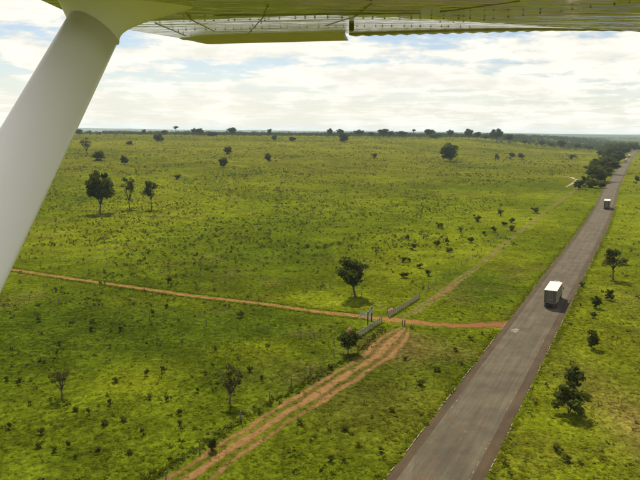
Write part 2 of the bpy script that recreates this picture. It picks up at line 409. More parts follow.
# dirt tracks
TRK_MAIN = gpts([(-70, 258), (-30, 264), (12, 270), (70, 279), (130, 287), (200, 297), (260, 304), (320, 312), (362, 317), (385, 319.5), (410, 322), (440, 325), (470, 326), (498, 325.5), (512, 325)])
TRK_LOW = gpts([(405, 328), (400, 333), (392, 341), (378, 356), (350, 374), (300, 405), (250, 437), (205, 468), (175, 490), (110, 540)])
TRK_UP = gpts([(396, 320), (414, 312), (440, 295), (470, 272), (510, 240), (545, 212), (575, 190), (592, 176)])
strip('dirt_track', TRK_MAIN, [1.75] * 8 + [2.4, 3.1, 3.1, 2.8, 2.8, 3.6, 5.6], .018, M_TRACK, label='orange dirt track crossing the pasture to the highway', step=1.0)
strip('rutted_track', TRK_LOW, [1.2, 2.4, 3.6, 3.6, 3.4, 3.1, 3.1, 3.1, 3.1, 3.1], .012, M_RUTS, label='rutted sandy track running alongside the wire fence', step=1.0)
strip('grassy_track', TRK_UP, [1.5, 1.8, 2.4, 2.2, 2.0, 2.2, 2.4, 2.6], .010, M_FAINT, label='faint overgrown track running beside the highway', step=1.0)
strip('bare_soil_patch', gpts([(562, 176.5), (570, 177), (577, 180), (573, 183), (566, 187)]), [3, 5, 4, 3, 2.5], .022, M_BARE, label='pale bare soil patch near roadside thicket')
strip('bare_soil_patch', gpts([(430, 301), (444, 292), (458, 282)]), [.6, 1.0, .7], .022, M_RUTS, label='bare sandy streak on the overgrown track')
strip('bare_soil_patch', gpts([(521, 178.5), (527, 178.0)]), [2, 2], .06, M_BARE, label='small pale bare soil spot in the far pasture')
#PART2
# ------------------------------------------------------------------ far hills
M_HILL = bsdf('far_forest', (.024, .036, .018), .95, spec=.05, noise=(.004, .8, (.040, .050, .022)))
def hills(name, y0, depth, x0, x1, top, label, seed):
    xs = np.linspace(x0, x1, 260); ys = np.linspace(0, 1, 14)
    X, T = np.meshgrid(xs, ys); Y = y0 + T * depth + 250 * (fbm(X + seed, X * 0, 1500, 2) - .5)
    prof = np.sin(np.clip(T * 1.25, 0, 1) * math.pi / 2) ** 1.3 * np.where(T > .8, 1 - (T - .8) * 1.2, 1)
    tp = np.array([top(v) for v in xs])[None, :]
    Z = -2 + prof * (tp * (.40 + 1.1 * fbm(X + seed, Y * .3, 1700, 4)) + 2) + prof * 5 * (fbm(X, Y + seed, 90, 2) - .5)
    i = (np.arange(13)[:, None] * 260 + np.arange(259)).ravel()
    o = link(name, mesh_np(name, np.stack([X, Y, Z], -1).reshape(-1, 3), np.stack([i, i + 1, i + 261, i + 260], 1), M_HILL, smooth_=True))
    tag(o, label, None, kind='structure')
hills('hills', 8800, 2500, -9500, 9500, lambda x: 52 - 22 * float(smooth((x + 1500) / 6500)), 'long low blue ridge along the horizon', 5)
hills('hills', 5600, 1800, 900, 8500, lambda x: 22 + 8 * math.sin(x / 900), 'nearer low forested rise beyond the highway', 44)

# ------------------------------------------------------------------ the aeroplane the picture is taken from
def metal_material():
    mt = bpy.data.materials.new('wing_aluminium'); mt.use_nodes = True; t = NT(mt.node_tree)
    co = t.n('ShaderNodeTexCoord').outputs['Object']
    st = t.n('ShaderNodeVectorMath', operation='MULTIPLY', ins={0: co, 1: (1.6, 7.0, 1.0)}).outputs[0]
    n = t.noise(st, 1.6, 3, .5, .6)
    n2 = t.noise(co, 14, 4, .6)
    bump = t.n('ShaderNodeBump', ins={'Strength': 1.0, 'Distance': .026, 'Height': n})
    c = t.mix(t.ramp(n2, .35, .7), (.76, .74, .76), (.64, .62, .62))
    b = t.n('ShaderNodeBsdfPrincipled', ins={'Base Color': c, 'Roughness': .13, 'Metallic': 1.0, 'Normal': bump})
    t.n('ShaderNodeOutputMaterial', ins={0: b}); return mt
M_WING = metal_material()
M_FLAP = bsdf('flap_paint', (.66, .57, .66), .45, noise=(9, .6, (.54, .46, .54)))
M_STRUT = bsdf('strut_paint', (.85, .81, .86), .38, noise=(3, .5, (.80, .76, .80)))
M_RIVET = bsdf('rivet', (.14, .12, .08), .5)
M_SEAM = bsdf('skin_seam', (.30, .28, .20), .5)
TE_Z = CAMH + .42; FL_Z = CAMH + .302
A = at_height(181, 38.5, TE_Z); B = at_height(640, 25.5, TE_Z)
udir = (B - A).normalized(); vdir = Vector((udir.y, -udir.x, 0)); 
if vdir.y > 0: vdir = -vdir
plane_root = tag(empty('airplane', A), 'underside of silver aeroplane wing with white strut above the pasture', 'airplane')
def W(u, v, z): return Vector(udir * u + vdir * v) + Vector((0, 0, z - A.z))      # wing coordinates, relative to the root
STRIP = 1.10
def under(u, v):
    f = float(smooth((u - .85) / 1.2))                      # the slope near the trailing edge washes out inboard
    L = STRIP * (1 - .45 * f)
    s = min(max(v / L, 0), 1)
    z = TE_Z + (FL_Z - TE_Z) * (s - .10 * math.sin(math.pi * s) * 0) if v < L else FL_Z
    if f > 0: z = z * (1 - .12 * f) + (TE_Z - .0 + (FL_Z - TE_Z) * min(v / 1.0, 1)) * (.12 * f)
    if v > 1.72: z += 3.0 * (v - 1.72) ** 2
    return z
us = np.linspace(0, 1, 120); vsamp = np.r_[np.linspace(0, 1.2, 40), np.linspace(1.22, 1.90, 40)]; nv = len(vsamp)
def U0(s, v):       # outer edge; unseen step-out ahead of the strut added to keep sun off it
    e = .233 * v - 1.1 * float(smooth((v - 1.50) / .24)); return e + (4.2 - e) * s
def upper(v): t = v / 1.9; return CAMH + .435 + .115 * math.sin(math.pi * min(t, 1) ** 1.25) - .03 * t
Vv = [W(U0(u, v), v, under(U0(u, v), v)) for u in us for v in vsamp] + [W(U0(u, v), v, upper(v)) for u in us for v in vsamp]
nu = len(us); top = nu * nv; Fs = []
for i in range(nu - 1):
    for k in range(nv - 1):
        q = i * nv + k; Fs.append((q, q + 1, q + nv + 1, q + nv)); Fs.append((top + q, top + q + nv, top + q + nv + 1, top + q + 1))
    for k in (0, nv - 1):
        q = i * nv + k; Fs.append((q, q + nv, top + q + nv, top + q))
for i in (0, nu - 1):
    for k in range(nv - 1): q = i * nv + k; Fs.append((q, q + 1, top + q + 1, top + q))
me = mesh_np('wing', np.array([tuple(v) for v in Vv]), np.array(Fs), M_WING, smooth_=True)
bm = bmesh.new(); bm.from_mesh(me); bmesh.ops.recalc_face_normals(bm, faces=bm.faces)
for e in bm.edges:
    if len(e.link_faces) == 2 and e.calc_face_angle(0) > .6: e.smooth = False
bm.to_mesh(me); bm.free()
wing = link('wing', me, None, plane_root)
def loft(name, secs, mat, parent, cap=True, sm=True):
    b = MB(); rings = [[b.bm.verts.new(p) for p in s] for s in secs]; n = len(rings[0])
    for r0, r1 in zip(rings, rings[1:]):
        for k in range(n): b.bm.faces.new((r0[k], r0[(k + 1) % n], r1[(k + 1) % n], r1[k]))
    if cap: b.bm.faces.new(rings[0]); b.bm.faces.new(rings[-1][::-1])
    return b.build(name, mat, parent, sm)
def rel(p): return Vector(p) - A
# strut: streamlined tube running down towards the cabin
S1 = at_depth(94.5, 27, 1.50); S2 = at_depth(0, 205, 1.10); S3 = S2 + (S2 - S1) * .9
ax = (S2 - S1).normalized(); view = (S1 - Vector((0, 0, CAMH))).normalized()
long_ = ax.cross(view).normalized(); 
if long_.x < 0: long_ = -long_
thin = long_.cross(ax).normalized()
def section(c, a, b, n=36, la=long_, lb=thin):
    out = []
    for k in range(n):
        th = 2 * math.pi * k / n; x = math.cos(th); y = math.sin(th)
        out.append(rel(Vector(c) + la * (a * x) + lb * (b * y * (1 - .22 * x))))
    return out
strut = loft('strut', [section(S1 + (S3 - S1) * t, .0615, .028) for t in np.linspace(0.0, 1, 10)], M_STRUT, plane_root)
# fairing: blends the strut into the wing
W1 = at_height(50, -2, FL_Z); W2 = at_height(208, 9, FL_Z)
base_c = (W1 + W2) / 2; base_l = (W2 - W1).normalized(); base_h = (W2 - W1).length / 2
base_t = Vector((base_l.y, -base_l.x, 0)).normalized()
secs = []
for t in np.linspace(0, 1, 12):
    e = t ** 2.2
    c0 = S1 + (S2 - S1) * .012
    topc = Vector((W1.x + .072, base_c.y - .04, FL_Z + .012))
    c = c0.lerp(topc, t) + base_l * (base_h - .075) * e
    la = long_.lerp(base_l, t).normalized(); lb = thin.lerp(-base_t if thin.dot(base_t) < 0 else base_t, t).normalized()
    secs.append(section(c, .0655 + (base_h - .0655) * e, .031 + .03 * t ** 1.5, la=la, lb=lb))
fair = loft('strut_fairing', secs, M_STRUT, strut)
# aileron lip and corrugated flap along the trailing edge
def pan(name, mat, u0, u1, n, dfun, corr=0.0, period=.06):
    """a closed wedge hanging from the trailing edge; dfun(u) -> (v_front, z_front, v_back, z_back)"""
    secs = []
    for k in range(n + 1):
        u = u0 + (u1 - u0) * k / n; vf, zf, vb, zb = dfun(u)
        c = corr * (0.5 - abs(((u - u0) / period) % 1.0 - .5)) * 2
        secs.append([W(u, vf, zf - c * .6), W(u, vb, zb - c), W(u, vb - .006, zb - c + .004), W(u, vf - .02, max(zf, zb) + .035)])
    return loft(name, secs, mat, plane_root, True, False)
ul = (at_height(349, 35, TE_Z) - A).dot(udir)
def ail(u):
    t = float(smooth(u / .14)); return (.19 * t + .02, TE_Z - .012 * t - .002, -.02, TE_Z - .022 * t - .004)
aileron = pan('aileron', M_FLAP, .0, ul, 40, ail)
def flp(u):
    t = max(u - ul, 0) / 1.5; v = .03 + .62 * min(t, 1.4) ** 1.5
    return (v, under(u, v) - .006, -.005, TE_Z - .007)
flap = pan('flap', M_FLAP, ul + .012, 4.1, 320, flp, .006, .055)
# skin seams and rivet lines
def seam(p0, p1, wd=.0013):
    n = 14; secs = []
    for k in range(n + 1):
        u = p0[0] + (p1[0] - p0[0]) * k / n; v = p0[1] + (p1[1] - p0[1]) * k / n; z = under(u, v) - .0015
        d = Vector((p1[0] - p0[0], p1[1] - p0[1])).normalized(); du, dv = -d.y * wd, d.x * wd
        secs.append([W(u - du, v - dv, z), W(u + du, v + dv, z), W(u + du, v + dv, z + .003), W(u - du, v - dv, z + .003)])
    loft('skin_seam', secs, M_SEAM, wing, True, False)
def uv_of(px, py):
    z = CAMH + .36
    for _ in range(12):
        p = at_height(px, py, z); u = (p - A).dot(udir); v = (p - A).dot(vdir); z = under(u, max(v, 0))
    return u, v
for a, b in (((246, 36), (268, 4)), ((155, 23), (186, 36)), ((186, 13), (214, 31)), ((325, 26), (372, 3)), ((440, 12), (520, 1)), ((215, 15.5), (420, 13.5))):
    seam(uv_of(*a), uv_of(*b))
rv = bmesh.new()
def rivets(a, b, n):
    a = uv_of(*a); b = uv_of(*b)
    for k in range(n):
        u = a[0] + (b[0] - a[0]) * (k + random.uniform(-.25, .25)) / (n - 1); v = a[1] + (b[1] - a[1]) * k / (n - 1); p = W(u, v, under(u, v) - .002)
        r = bmesh.ops.create_icosphere(rv, subdivisions=1, radius=.0030)
        for q in r['verts']: q.co = Vector((q.co.x, q.co.y, q.co.z * .5)) + p
for y_, n_ in ((20.5, 26), (29.5, 31)): rivets((188 + (31 - y_) * -.6, y_), (470, y_ - 3), n_)
rivets((160, 22), (190, 35), 6); rivets((250, 31), (268, 6), 8); rivets((440, 21), (632, 1.5), 13)
me = bpy.data.meshes.new('rivet'); rv.to_mesh(me); rv.free(); me.materials.append(M_RIVET)
tag(link('rivet', me, None, wing), kind='stuff')
hb = uv_of(351.5, 24.5); p = W(hb[0], hb[1], under(*hb) - .010)
MB().box(p, (.016, .03, .022), bevel=.004).build('hinge_bracket', M_RIVET, wing)

# ------------------------------------------------------------------ trucks
M_BOX = bsdf('shaded_box_panel', (.21, .185, .14), .5, noise=(.8, .6, (.15, .13, .095)))  # box sides: shade on these faces is put into the darker colour
M_BOXD = bsdf('shaded_door', (.060, .054, .040), .6, noise=(1.5, .6, (.04, .035, .027)))  # rear doors coloured dark to paint in the shade at the truck's back
M_ROOFP = bsdf('box_roof', (.58, .51, .36), .6, noise=(.7, .6, (.44, .38, .27)))
M_CHAS = bsdf('chassis_black', (.022, .022, .022), .6); M_TYRE = bsdf('tyre', (.018, .018, .018), .85); M_RIM = bsdf('rim', (.35, .35, .34), .4, .6)
M_GLASS = bsdf('glass', (.02, .025, .03), .08, spec=.8); M_RED = bsdf('tail_light', (.30, .015, .01), .3); M_ALU = bsdf('trim', (.45, .45, .43), .4, .7)
M_LAMP = bsdf('head_light', (.7, .7, .66), .15)
def truck(loc, heading, label, cab_mat, body_mat, roof_mat, door_mat, L=9.0, Wd=2.55, top=4.0, cab_h=3.0, tarp=False):
    """local +y is forward, origin under the rear end"""
    t = tag(empty('box_truck', loc, heading), label, 'truck', 'trucks on the highway')
    deck = 1.15
    MB().box((-.42, L / 2 + .8, .86), (.12, L + 1.4, .26)).box((.42, L / 2 + .8, .86), (.12, L + 1.4, .26)).box((0, .6, .86), (.8, .15, .2)).box((0, L * .6, .86), (.8, .15, .2)).build('chassis', M_CHAS, t)
    b = MB().box((0, L / 2, (deck + top) / 2), (Wd, L, top - deck), bevel=.04)
    body = b.build('cargo_box', body_mat, t)
    n = int(L / .6)
    if loc[1] < 400:
        rib = MB().box((0, 0, (deck + top) / 2), (.03, .06, top - deck - .2)).mesh('side_rib', body_mat)
        for k in range(1, n):
            for s in (-1, 1): link('side_rib', rib, None, body, (s * (Wd / 2 + .012), k * L / n, 0))
    MB().box((0, L / 2, top + .022), (Wd + .05, L + .04, .045), bevel=.015).build('roof_panel', roof_mat, body)
    for s in (-1, 1):
        d = MB().box((s * Wd * .245, -.025, (deck + top) / 2 + .02), (Wd * .47, .05, top - deck - .16), bevel=.012).build('rear_door', door_mat, t)
        MB().tube([(s * .12, -.07, deck + .1), (s * .12, -.07, top - .12)], .02, 6).tube([(s * .45, -.07, deck + .1), (s * .45, -.07, top - .12)], .02, 6).box((s * .28, -.075, deck + .9), (.4, .03, .06)).build('lock_bar', M_ALU, d)
        MB().box((s * .95, -.06, .93), (.34, .06, .13), bevel=.015).build('tail_light', M_RED, t)
        MB().box((s * .93, .55, .42), (.5, .03, .55)).build('mud_flap', M_CHAS, t)
        MB().box((s * 1.16, L * .52, .70), (.06, L * .30, .42)).build('side_guard', M_ALU, t)
    MB().box((0, -.03, .62), (2.3, .1, .16), bevel=.02).tube([(-.7, -.0, .62), (-.7, .2, .9)], .04, 6).tube([(.7, 0, .62), (.7, .2, .9)], .04, 6).build('rear_bumper', M_CHAS, t)
    # cab
    c0 = L + .25; c1 = L + 2.15
    cab_h += .12
    prof = [(c0, .75), (c0, cab_h), (c0 + .35, cab_h + .1), (c1 - .55, cab_h + .05), (c1 - .22, cab_h - .12), (c1 - .02, 1.75), (c1, 1.2), (c1, .55), (c1 - .25, .5), (c1 - .35, .75)]
    cb = MB().prism(prof, -1.2, 1.2).bevel(.06, 2); cab = cb.build('cab', cab_mat, t)
    MB().prism([(c1 - .03, 1.80), (c1 - .21, cab_h - .2), (c1 - .18, cab_h - .2), (c1 + .005, 1.80)], -1.08, 1.08).build('windshield', M_GLASS, cab)
    for s in (-1, 1):
        MB().box((s * 1.205, c1 - .75, 2.2), (.02, .85, .65), bevel=.008).build('side_window', M_GLASS, cab)
        MB().box((s * 1.43, c1 - .1, 2.25), (.18, .08, .5), bevel=.03).tube([(s * 1.18, c1 - .15, 2.55), (s * 1.43, c1 - .1, 2.5)], .02, 6).build('mirror', M_CHAS, cab)
        MB().box((s * .9, c1 + .01, .95), (.36, .04, .2), bevel=.01).build('headlight', M_LAMP, cab)
    MB().box((0, c1 + .04, .55), (2.4, .14, .3), bevel=.04).build('front_bumper', M_CHAS, cab)
    MB().prism([(c0 + .35, cab_h + .06), (c0 + .35, cab_h + .98), (c0 + .55, cab_h + 1.0), (c1 - .35, cab_h + .10), (c1 - .4, cab_h + .02)], -.55, .75).bevel(.03, 1).build('roof_deflector', M_ROOFP, cab)
    MB().box((-1.0, L * .75, .75), (.5, 1.1, .5), bevel=.1).build('fuel_tank', M_ALU, t)
    MB().box((1.0, L * .75, .75), (.45, .8, .45), bevel=.03).build('battery_box', M_CHAS, t)
    def wheel(x, y, dual):
        wd = .52 if dual else .28; r = .5; s = 1 if x > 0 else -1; xo = s * 1.24 - s * wd / 2
        pr_ = [(-wd / 2, r * .55), (-wd / 2, r * .9), (-wd / 2 + .05, r), (wd / 2 - .05, r), (wd / 2, r * .9), (wd / 2, r * .55)]
        bmw = MB(); rings = [[bmw.bm.verts.new((px, rr * math.cos(a), rr * math.sin(a))) for px, rr in pr_] for a in [2 * math.pi * k / 20 for k in range(20)]]
        for k in range(20):
            for q in range(5): bmw.bm.faces.new((rings[k][q], rings[k][q + 1], rings[(k + 1) % 20][q + 1], rings[(k + 1) % 20][q]))
        wl = bmw.build('wheel', M_TYRE, t, True); wl.location = (xo, y, r)
        MB().tube([(-s * wd * .3, 0, 0), (s * wd * .36, 0, 0)], r * .57, 14).tube([(s * wd * .36, 0, 0), (s * wd * .47, 0, 0)], r * .2, 10).build('rim', M_RIM, wl)
    for s in (-1, 1):
        wheel(s, 1.35, True); wheel(s, 2.55, True); wheel(s, L + 1.2, False)
    return t
def road_spot(y, off):
    sl = float(road_x(y + 1) - road_x(y - 1)) / 2; L_ = math.hypot(1, sl)
    return Vector((float(road_x(y)) + off / L_, y - off * sl / L_, .045)), -math.atan(sl)
M_CABW = bsdf('cab_white', (.6, .58, .52), .35); M_CABB = bsdf('cab_brown', (.10, .065, .045), .35); M_CABY = bsdf('cab_yellow', (.42, .30, .08), .4); M_CABR = bsdf('cab_red', (.30, .05, .035), .4)
M_TARP = bsdf('tarp', (.42, .33, .16), .8, noise=(1.2, .6, (.32, .24, .12)))
p = ground(549.3, 309.0); side = float(road_side(p.x, p.y))
P1, h1 = road_spot(p.y, side); P1 = Vector((p.x, p.y, .045))
truck(P1, h1, 'large box truck with pale roof nearest the camera on the highway', M_CABB, M_BOX, M_ROOFP, M_BOXD, 9.0, 2.6, 4.05)
p = ground(606.3, 209.5); P2, h2 = road_spot(p.y, float(road_side(p.x, p.y)))
truck(P2, h2, 'white roofed box truck farther up the highway beside the thicket', M_CABW, M_BOX, M_ROOFP, M_BOXD, 9.5, 2.75, 4.4, 3.1)
P3, h3 = road_spot(870, -1.9)
truck(P3, h3 + math.pi, 'small yellowish truck far up the highway, left of the whitish one', M_CABY, M_TARP, M_TARP, M_BOXD, 7.0, 2.6, 3.9, 2.9)
P4, h4 = road_spot(1010, -1.0)
truck(P4, h4 + math.pi, 'whitish truck with reddish cab, farthest vehicle on the highway', M_CABR, M_BOX, M_ROOFP, M_BOXD, 10.0, 2.9, 4.6, 3.2)

# ------------------------------------------------------------------ gate, fences, mounds
M_PICK = bsdf('whitewashed_wood', (.21, .19, .14), .85, noise=(2.5, .95, (.08, .07, .045)))
M_WOOD = bsdf('dark_wood', (.035, .027, .020), .9, noise=(4, .6, (.07, .055, .04))); M_GREYW = bsdf('weathered_post', (.12, .10, .075), .9)
M_WIRE = bsdf('wire', (.14, .13, .12), .5, .8); M_GATEB = bsdf('grey_gate_board', (.30, .31, .29), .8, noise=(3, .6, (.2, .2, .18)))
M_MOUND = bsdf('mound_earth', (.22, .11, .065), .95, noise=(3, .7, (.12, .06, .035)))
def board_fence(a, b, label, hgt=1.12):
    p0 = ground(*a); p1 = ground(*b); d = p1 - p0; L = d.length; rz = math.atan2(d.y, d.x)
    f = tag(empty('board_fence', p0, rz), label, 'fence', 'board fences flanking the farm gate')
    n = max(int(round(L / 1.15)), 2); st = L / n
    post = MB().box((0, 0, hgt / 2 + .03), (.15, .15, hgt + .06), bevel=.012).mesh('post', M_PICK)
    brd = MB().box((0, 0, 0), (st - .02, .035, .17), bevel=.006).mesh('board', M_PICK)
    for k in range(n + 1): link('post', post, None, f, (k * st, 0, 0)).rotation_euler = (random.uniform(-.03, .03), random.uniform(-.03, .03), 0)
    for k in range(n):
        for z in (.28, .60, .92, 1.22): link('board', brd, None, f, (k * st + st / 2, -.095 + random.uniform(-.008, .008), z * hgt / 1.35)).rotation_euler.y = random.uniform(-.012, .012)
board_fence((357.5, 338), (381.5, 322.5), 'whitewashed board fence on the near side of the farm gate')
board_fence((388.5, 317.5), (418.5, 299), 'whitewashed board fence on the far side of the farm gate')
# gate: tall dark posts with a boarded leaf standing open
gp = ground(367.5, 328); gt = tag(empty('farm_gate', gp, 0), 'farm gate with tall dark posts and open grey leaf across the dirt track', 'gate')
g2 = ground(371.5, 321) - gp
MB().tube([(0, 0, 0), (.03, 0, 3.25)], [.15, .12], 8).build('post', M_WOOD, gt); MB().tube([(g2.x, g2.y, 0), (g2.x, g2.y, 3.1)], [.14, .12], 8).build('post', M_WOOD, gt)
dv_ = Vector((g2.x, g2.y, 0)); Lg = dv_.length; rot = Matrix.Rotation(math.atan2(dv_.y, dv_.x), 3, 'Z')
MB().box((g2.x / 2, g2.y / 2, 3.0), (Lg, .10, .14), rot).build('lintel', M_WOOD, gt)
leaf_dir = Vector((-.75, .66, 0)).normalized(); lr = Matrix.Rotation(math.atan2(leaf_dir.y, leaf_dir.x), 3, 'Z')
lf = MB().box(dv_ + leaf_dir * .1 + Vector((0, 0, .85)), (.1, .06, 1.3), lr).box(dv_ + leaf_dir * 2.9 + Vector((0, 0, .85)), (.1, .06, 1.3), lr).build('gate_leaf', M_GATEB, gt)
for z in (.32, .60, .88, 1.16, 1.42): MB().box(dv_ + leaf_dir * 1.5 + Vector((0, 0, z)), (2.9, .03, .15), lr, bevel=.005).build('slat', M_GATEB, lf)
MB().box(Vector((g2.x * .75, g2.y * .75 - .12, 2.35)), (.9, .05, .75), Matrix.Rotation(R(12), 3, 'Z'), bevel=.01).build('name_board', M_GATEB, gt)
def wire_fence(pix, spacing, label, hgt=1.45):
    pts = [ground(*q) for q in pix]
    f = tag(empty('wire_fence', pts[0]), label, 'fence', 'wire fences of the pasture')
    post = MB().tube([(0, 0, -.05), (.0, 0, hgt)], [.10, .08], 6).mesh('post', M_GREYW)
    tops = []
    for a, b in zip(pts, pts[1:]):
        n = max(int((b - a).length / spacing), 1)
        for k in range(n):
            q = a.lerp(b, k / n); q.x += random.uniform(-.15, .15); q.y += random.uniform(-.15, .15); q.z = float(height(q.x, q.y)); tops.append(q - pts[0])
    tops.append(pts[-1] - pts[0])
    for q in tops:
        o = link('post', post, None, f, q); o.rotation_euler = (random.uniform(-.05, .05), random.uniform(-.05, .05), random.random() * 6); o.scale = (1, 1, random.uniform(.85, 1.12))
    for z in (.35, .75, 1.15):
        MB().tube([q + Vector((0, 0, z)) for q in tops], .005, 3).build('wire', M_WIRE, f)
wire_fence([(419.5, 297.5), (436, 284), (486, 249), (520, 222), (556, 196), (580, 176)], 6.0, 'wire fence running up beside the overgrown track toward the thicket')
wire_fence([(356, 339), (334, 356), (310, 373), (270, 402), (240, 421), (200, 452), (165, 482), (130, 512)], 5.0, 'wire fence along the left edge of the rutted track')
wire_fence([(352, 346), (334, 344.5), (314, 340), (300, 338), (268, 332), (237, 328.5), (206, 325), (150, 317), (90, 309), (30, 300), (-30, 291)], 6.5, 'wire fence on the near side of the orange dirt track')
wire_fence([(388, 313), (362, 299), (330, 288), (306, 285), (260, 281), (200, 276), (130, 269), (60, 263), (0, 257)], 7.5, 'wire fence in the pasture beyond the orange dirt track')
def mound(px, py, w_, h_, label):
    p = ground(px, py); b = bmesh.new(); bmesh.ops.create_icosphere(b, subdivisions=3, radius=1.0)
    for v in b.verts:
        n = float(fbm(v.co.x * 3 + px, v.co.y * 3 + v.co.z * 2, 1.0, 3)) - .5
        v.co *= 1 + .45 * n; k = max(1 - .35 * max(v.co.z, 0), .3); v.co = Vector((v.co.x * w_ * k, v.co.y * w_ * k, max(v.co.z, -.1) * h_))
    me = bpy.data.meshes.new('earth_mound'); b.to_mesh(me); b.free(); me.materials.append(M_MOUND)
    for q in me.polygons: q.use_smooth = True
    tag(link('earth_mound', me, None, None, p), label, 'mound', 'earth mounds by the gate')
mound(349.7, 332.5, .55, 1.0, 'reddish earth mound behind the small round tree at the gate')
mound(391, 312, .7, .75, 'reddish earth mound by the far board fence')
pm = MB().tube([(0, 0, -.05), (.02, 0, 1.25)], [.11, .09], 7).mesh('short_post', M_WOOD)
for px, lb in ((402.3, 'short dark post beside the dirt track, left one of the pair'), (404.6, 'short dark post beside the dirt track, right one of the pair')):
    tag(link('short_post', pm, None, None, ground(px, 326.5)), lb, 'post', 'short posts beside the dirt track')
#PART3
# ------------------------------------------------------------------ trees and shrubs
def leaf_material(name, trans=.45):
    mt = bpy.data.materials.new(name); mt.use_nodes = True; t = NT(mt.node_tree)
    at = t.n('ShaderNodeAttribute', attribute_name='tint').outputs[0]
    oi = t.n('ShaderNodeObjectInfo').outputs['Random']
    c = t.mix(t.math('MULTIPLY', oi, .45), at, t.mix(1.0, at, (1.35, 1.15, .8), 'MULTIPLY'))
    d = t.n('ShaderNodeBsdfDiffuse', ins={0: c}); tr = t.n('ShaderNodeBsdfTranslucent', ins={0: c})
    s = t.n('ShaderNodeMixShader', ins={0: trans, 1: d, 2: tr}); 
    t.n('ShaderNodeOutputMaterial', ins={0: s}); return mt
M_LEAF = leaf_material('foliage'); M_BARK = bsdf('bark', (.075, .058, .042), .9, noise=(3, .7, (.035, .027, .02)))
def leaves(centres, radii, counts, size, rng, tint0, flat=1.0, spread=.25):
    """leaf quads spread through clumps; returns V, F, tint"""
    P = []; T = []
    for c, r, n in zip(centres, radii, counts):
        d = rng.normal(size=(n, 3)); d /= np.linalg.norm(d, axis=1)[:, None]
        q = c + d * (r * rng.random(n) ** .45)[:, None] * np.array((1, 1, .72 * flat)); P.append(q)
        k = rng.uniform(.75, 1.3)
        T.append(np.array(tint0)[None] * (k * rng.uniform(1 - spread, 1 + spread, n))[:, None] * np.array((rng.uniform(.9, 1.15), 1, rng.uniform(.8, 1.1))))
    P = np.concatenate(P); T = np.concatenate(T); n = len(P)
    a = rng.normal(size=(n, 3)); a[:, 2] *= .6; a /= np.linalg.norm(a, axis=1)[:, None]
    b = rng.normal(size=(n, 3)); b -= a * (a * b).sum(1)[:, None]; b /= np.linalg.norm(b, axis=1)[:, None]
    s = size * rng.uniform(.6, 1.35, n)[:, None]; a *= s; b *= s * .62
    V = np.stack([P - a, P - b * .9 + a * .1, P + a, P + b + a * .1], 1).reshape(-1, 3)
    return V, np.arange(4 * n).reshape(n, 4), np.repeat(T, 4, 0)
def make_tree(kind, seed):
    rng = np.random.default_rng(seed); rnd = random.Random(seed)
    wood = MB(); cs = []; rs = []; ns = []
    P = {'broad': (.24, .38, 30, 120, .34, 1.0, 6), 'dense': (.20, .40, 40, 130, .34, 1.0, 7), 'open': (.30, .40, 21, 72, .30, .9, 6), 'wispy': (.22, .38, 20, 42, .26, .8, 7),
         'umbrella': (.66, .28, 16, 85, .32, .6, 6), 'bush': (.03, .50, 34, 95, .48, .9, 6), 'shrub': (.02, .52, 14, 60, .62, 1.0, 6), 'ragged': (.05, .40, 30, 66, .46, .9, 7)}[kind]
    h0, rad, nc, nl, size, flat, limbs = P
    lean = Vector((rnd.uniform(-.5, .5), rnd.uniform(-.5, .5), 0)); fork = Vector((lean.x, lean.y, h0 * 10))
    r0 = {'bush': .12, 'shrub': .10, 'ragged': .13}.get(kind, .24)
    wood.tube([(0, 0, -.1), (0, 0, .25), tuple(lean * .5 + Vector((0, 0, h0 * 5))), tuple(fork)], [r0 * 1.5, r0 * 1.05, r0 * .85, r0 * .7], 8)
    tips = []
    for k in range(limbs):
        a = 2 * math.pi * (k + rnd.uniform(-.3, .3)) / limbs; rr = rad * 10 * rnd.uniform(.45, .9)
        zt = h0 * 10 + (10 - h0 * 10) * rnd.uniform(.35, .85) if kind != 'umbrella' else rnd.uniform(8.2, 9.2)
        tip = Vector((math.cos(a) * rr, math.sin(a) * rr, zt)); mid = fork.lerp(tip, .5) + Vector((rnd.uniform(-.3, .3), rnd.uniform(-.3, .3), .25))
        wood.tube([fork - Vector((0, 0, .2)), mid, tip], [r0 * .55, r0 * .33, r0 * .12], 6); tips.append(tip)
        for q in range(2):
            t2 = mid + Vector((rnd.uniform(-1, 1), rnd.uniform(-1, 1), rnd.uniform(.4, 1.4))) * rad * 3.4
            wood.tube([mid, t2], [r0 * .26, r0 * .08], 5); tips.append(t2)
    zc = (h0 * 10 + 10) / 2; hz = (10 - h0 * 10) / 2
    if kind in ('bush', 'shrub', 'ragged'): zc = 4.4; hz = 5.2
    for k in range(nc):
        d = rng.normal(size=3); d /= np.linalg.norm(d); d *= rng.random() ** .4 * .80
        wob = 1 + .22 * math.sin(3 * math.atan2(d[1], d[0]) + seed) + rng.uniform(-.08, .08)
        c = np.array((d[0] * rad * 10 * wob + lean.x, d[1] * rad * 10 * wob + lean.y, zc + d[2] * hz * .95))
        if k < len(tips) * .5: c = .5 * c + .5 * np.array(tips[k])
        r = rad * 10 * rng.uniform(.24, .46) * {'wispy': .75, 'open': .72, 'shrub': .85, 'ragged': .85}.get(kind, 1.0)
        c[2] = min(c[2], 9.9 - r * .6 * flat); cs.append(c); rs.append(r); ns.append(int(nl * rng.uniform(.6, 1.35)))
    tint = {'wispy': (.056, .064, .014), 'shrub': (.062, .078, .014), 'ragged': (.054, .070, .013), 'open': (.048, .062, .012)}.get(kind, (.046, .062, .011))
    V, F, T = leaves(cs, rs, ns, size, rng, tint, flat)
    V[:, 2] = np.maximum(V[:, 2], .05)
    return wood.mesh('trunk', M_BARK, True), mesh_np('crown', V, F, M_LEAF, {'tint': T})
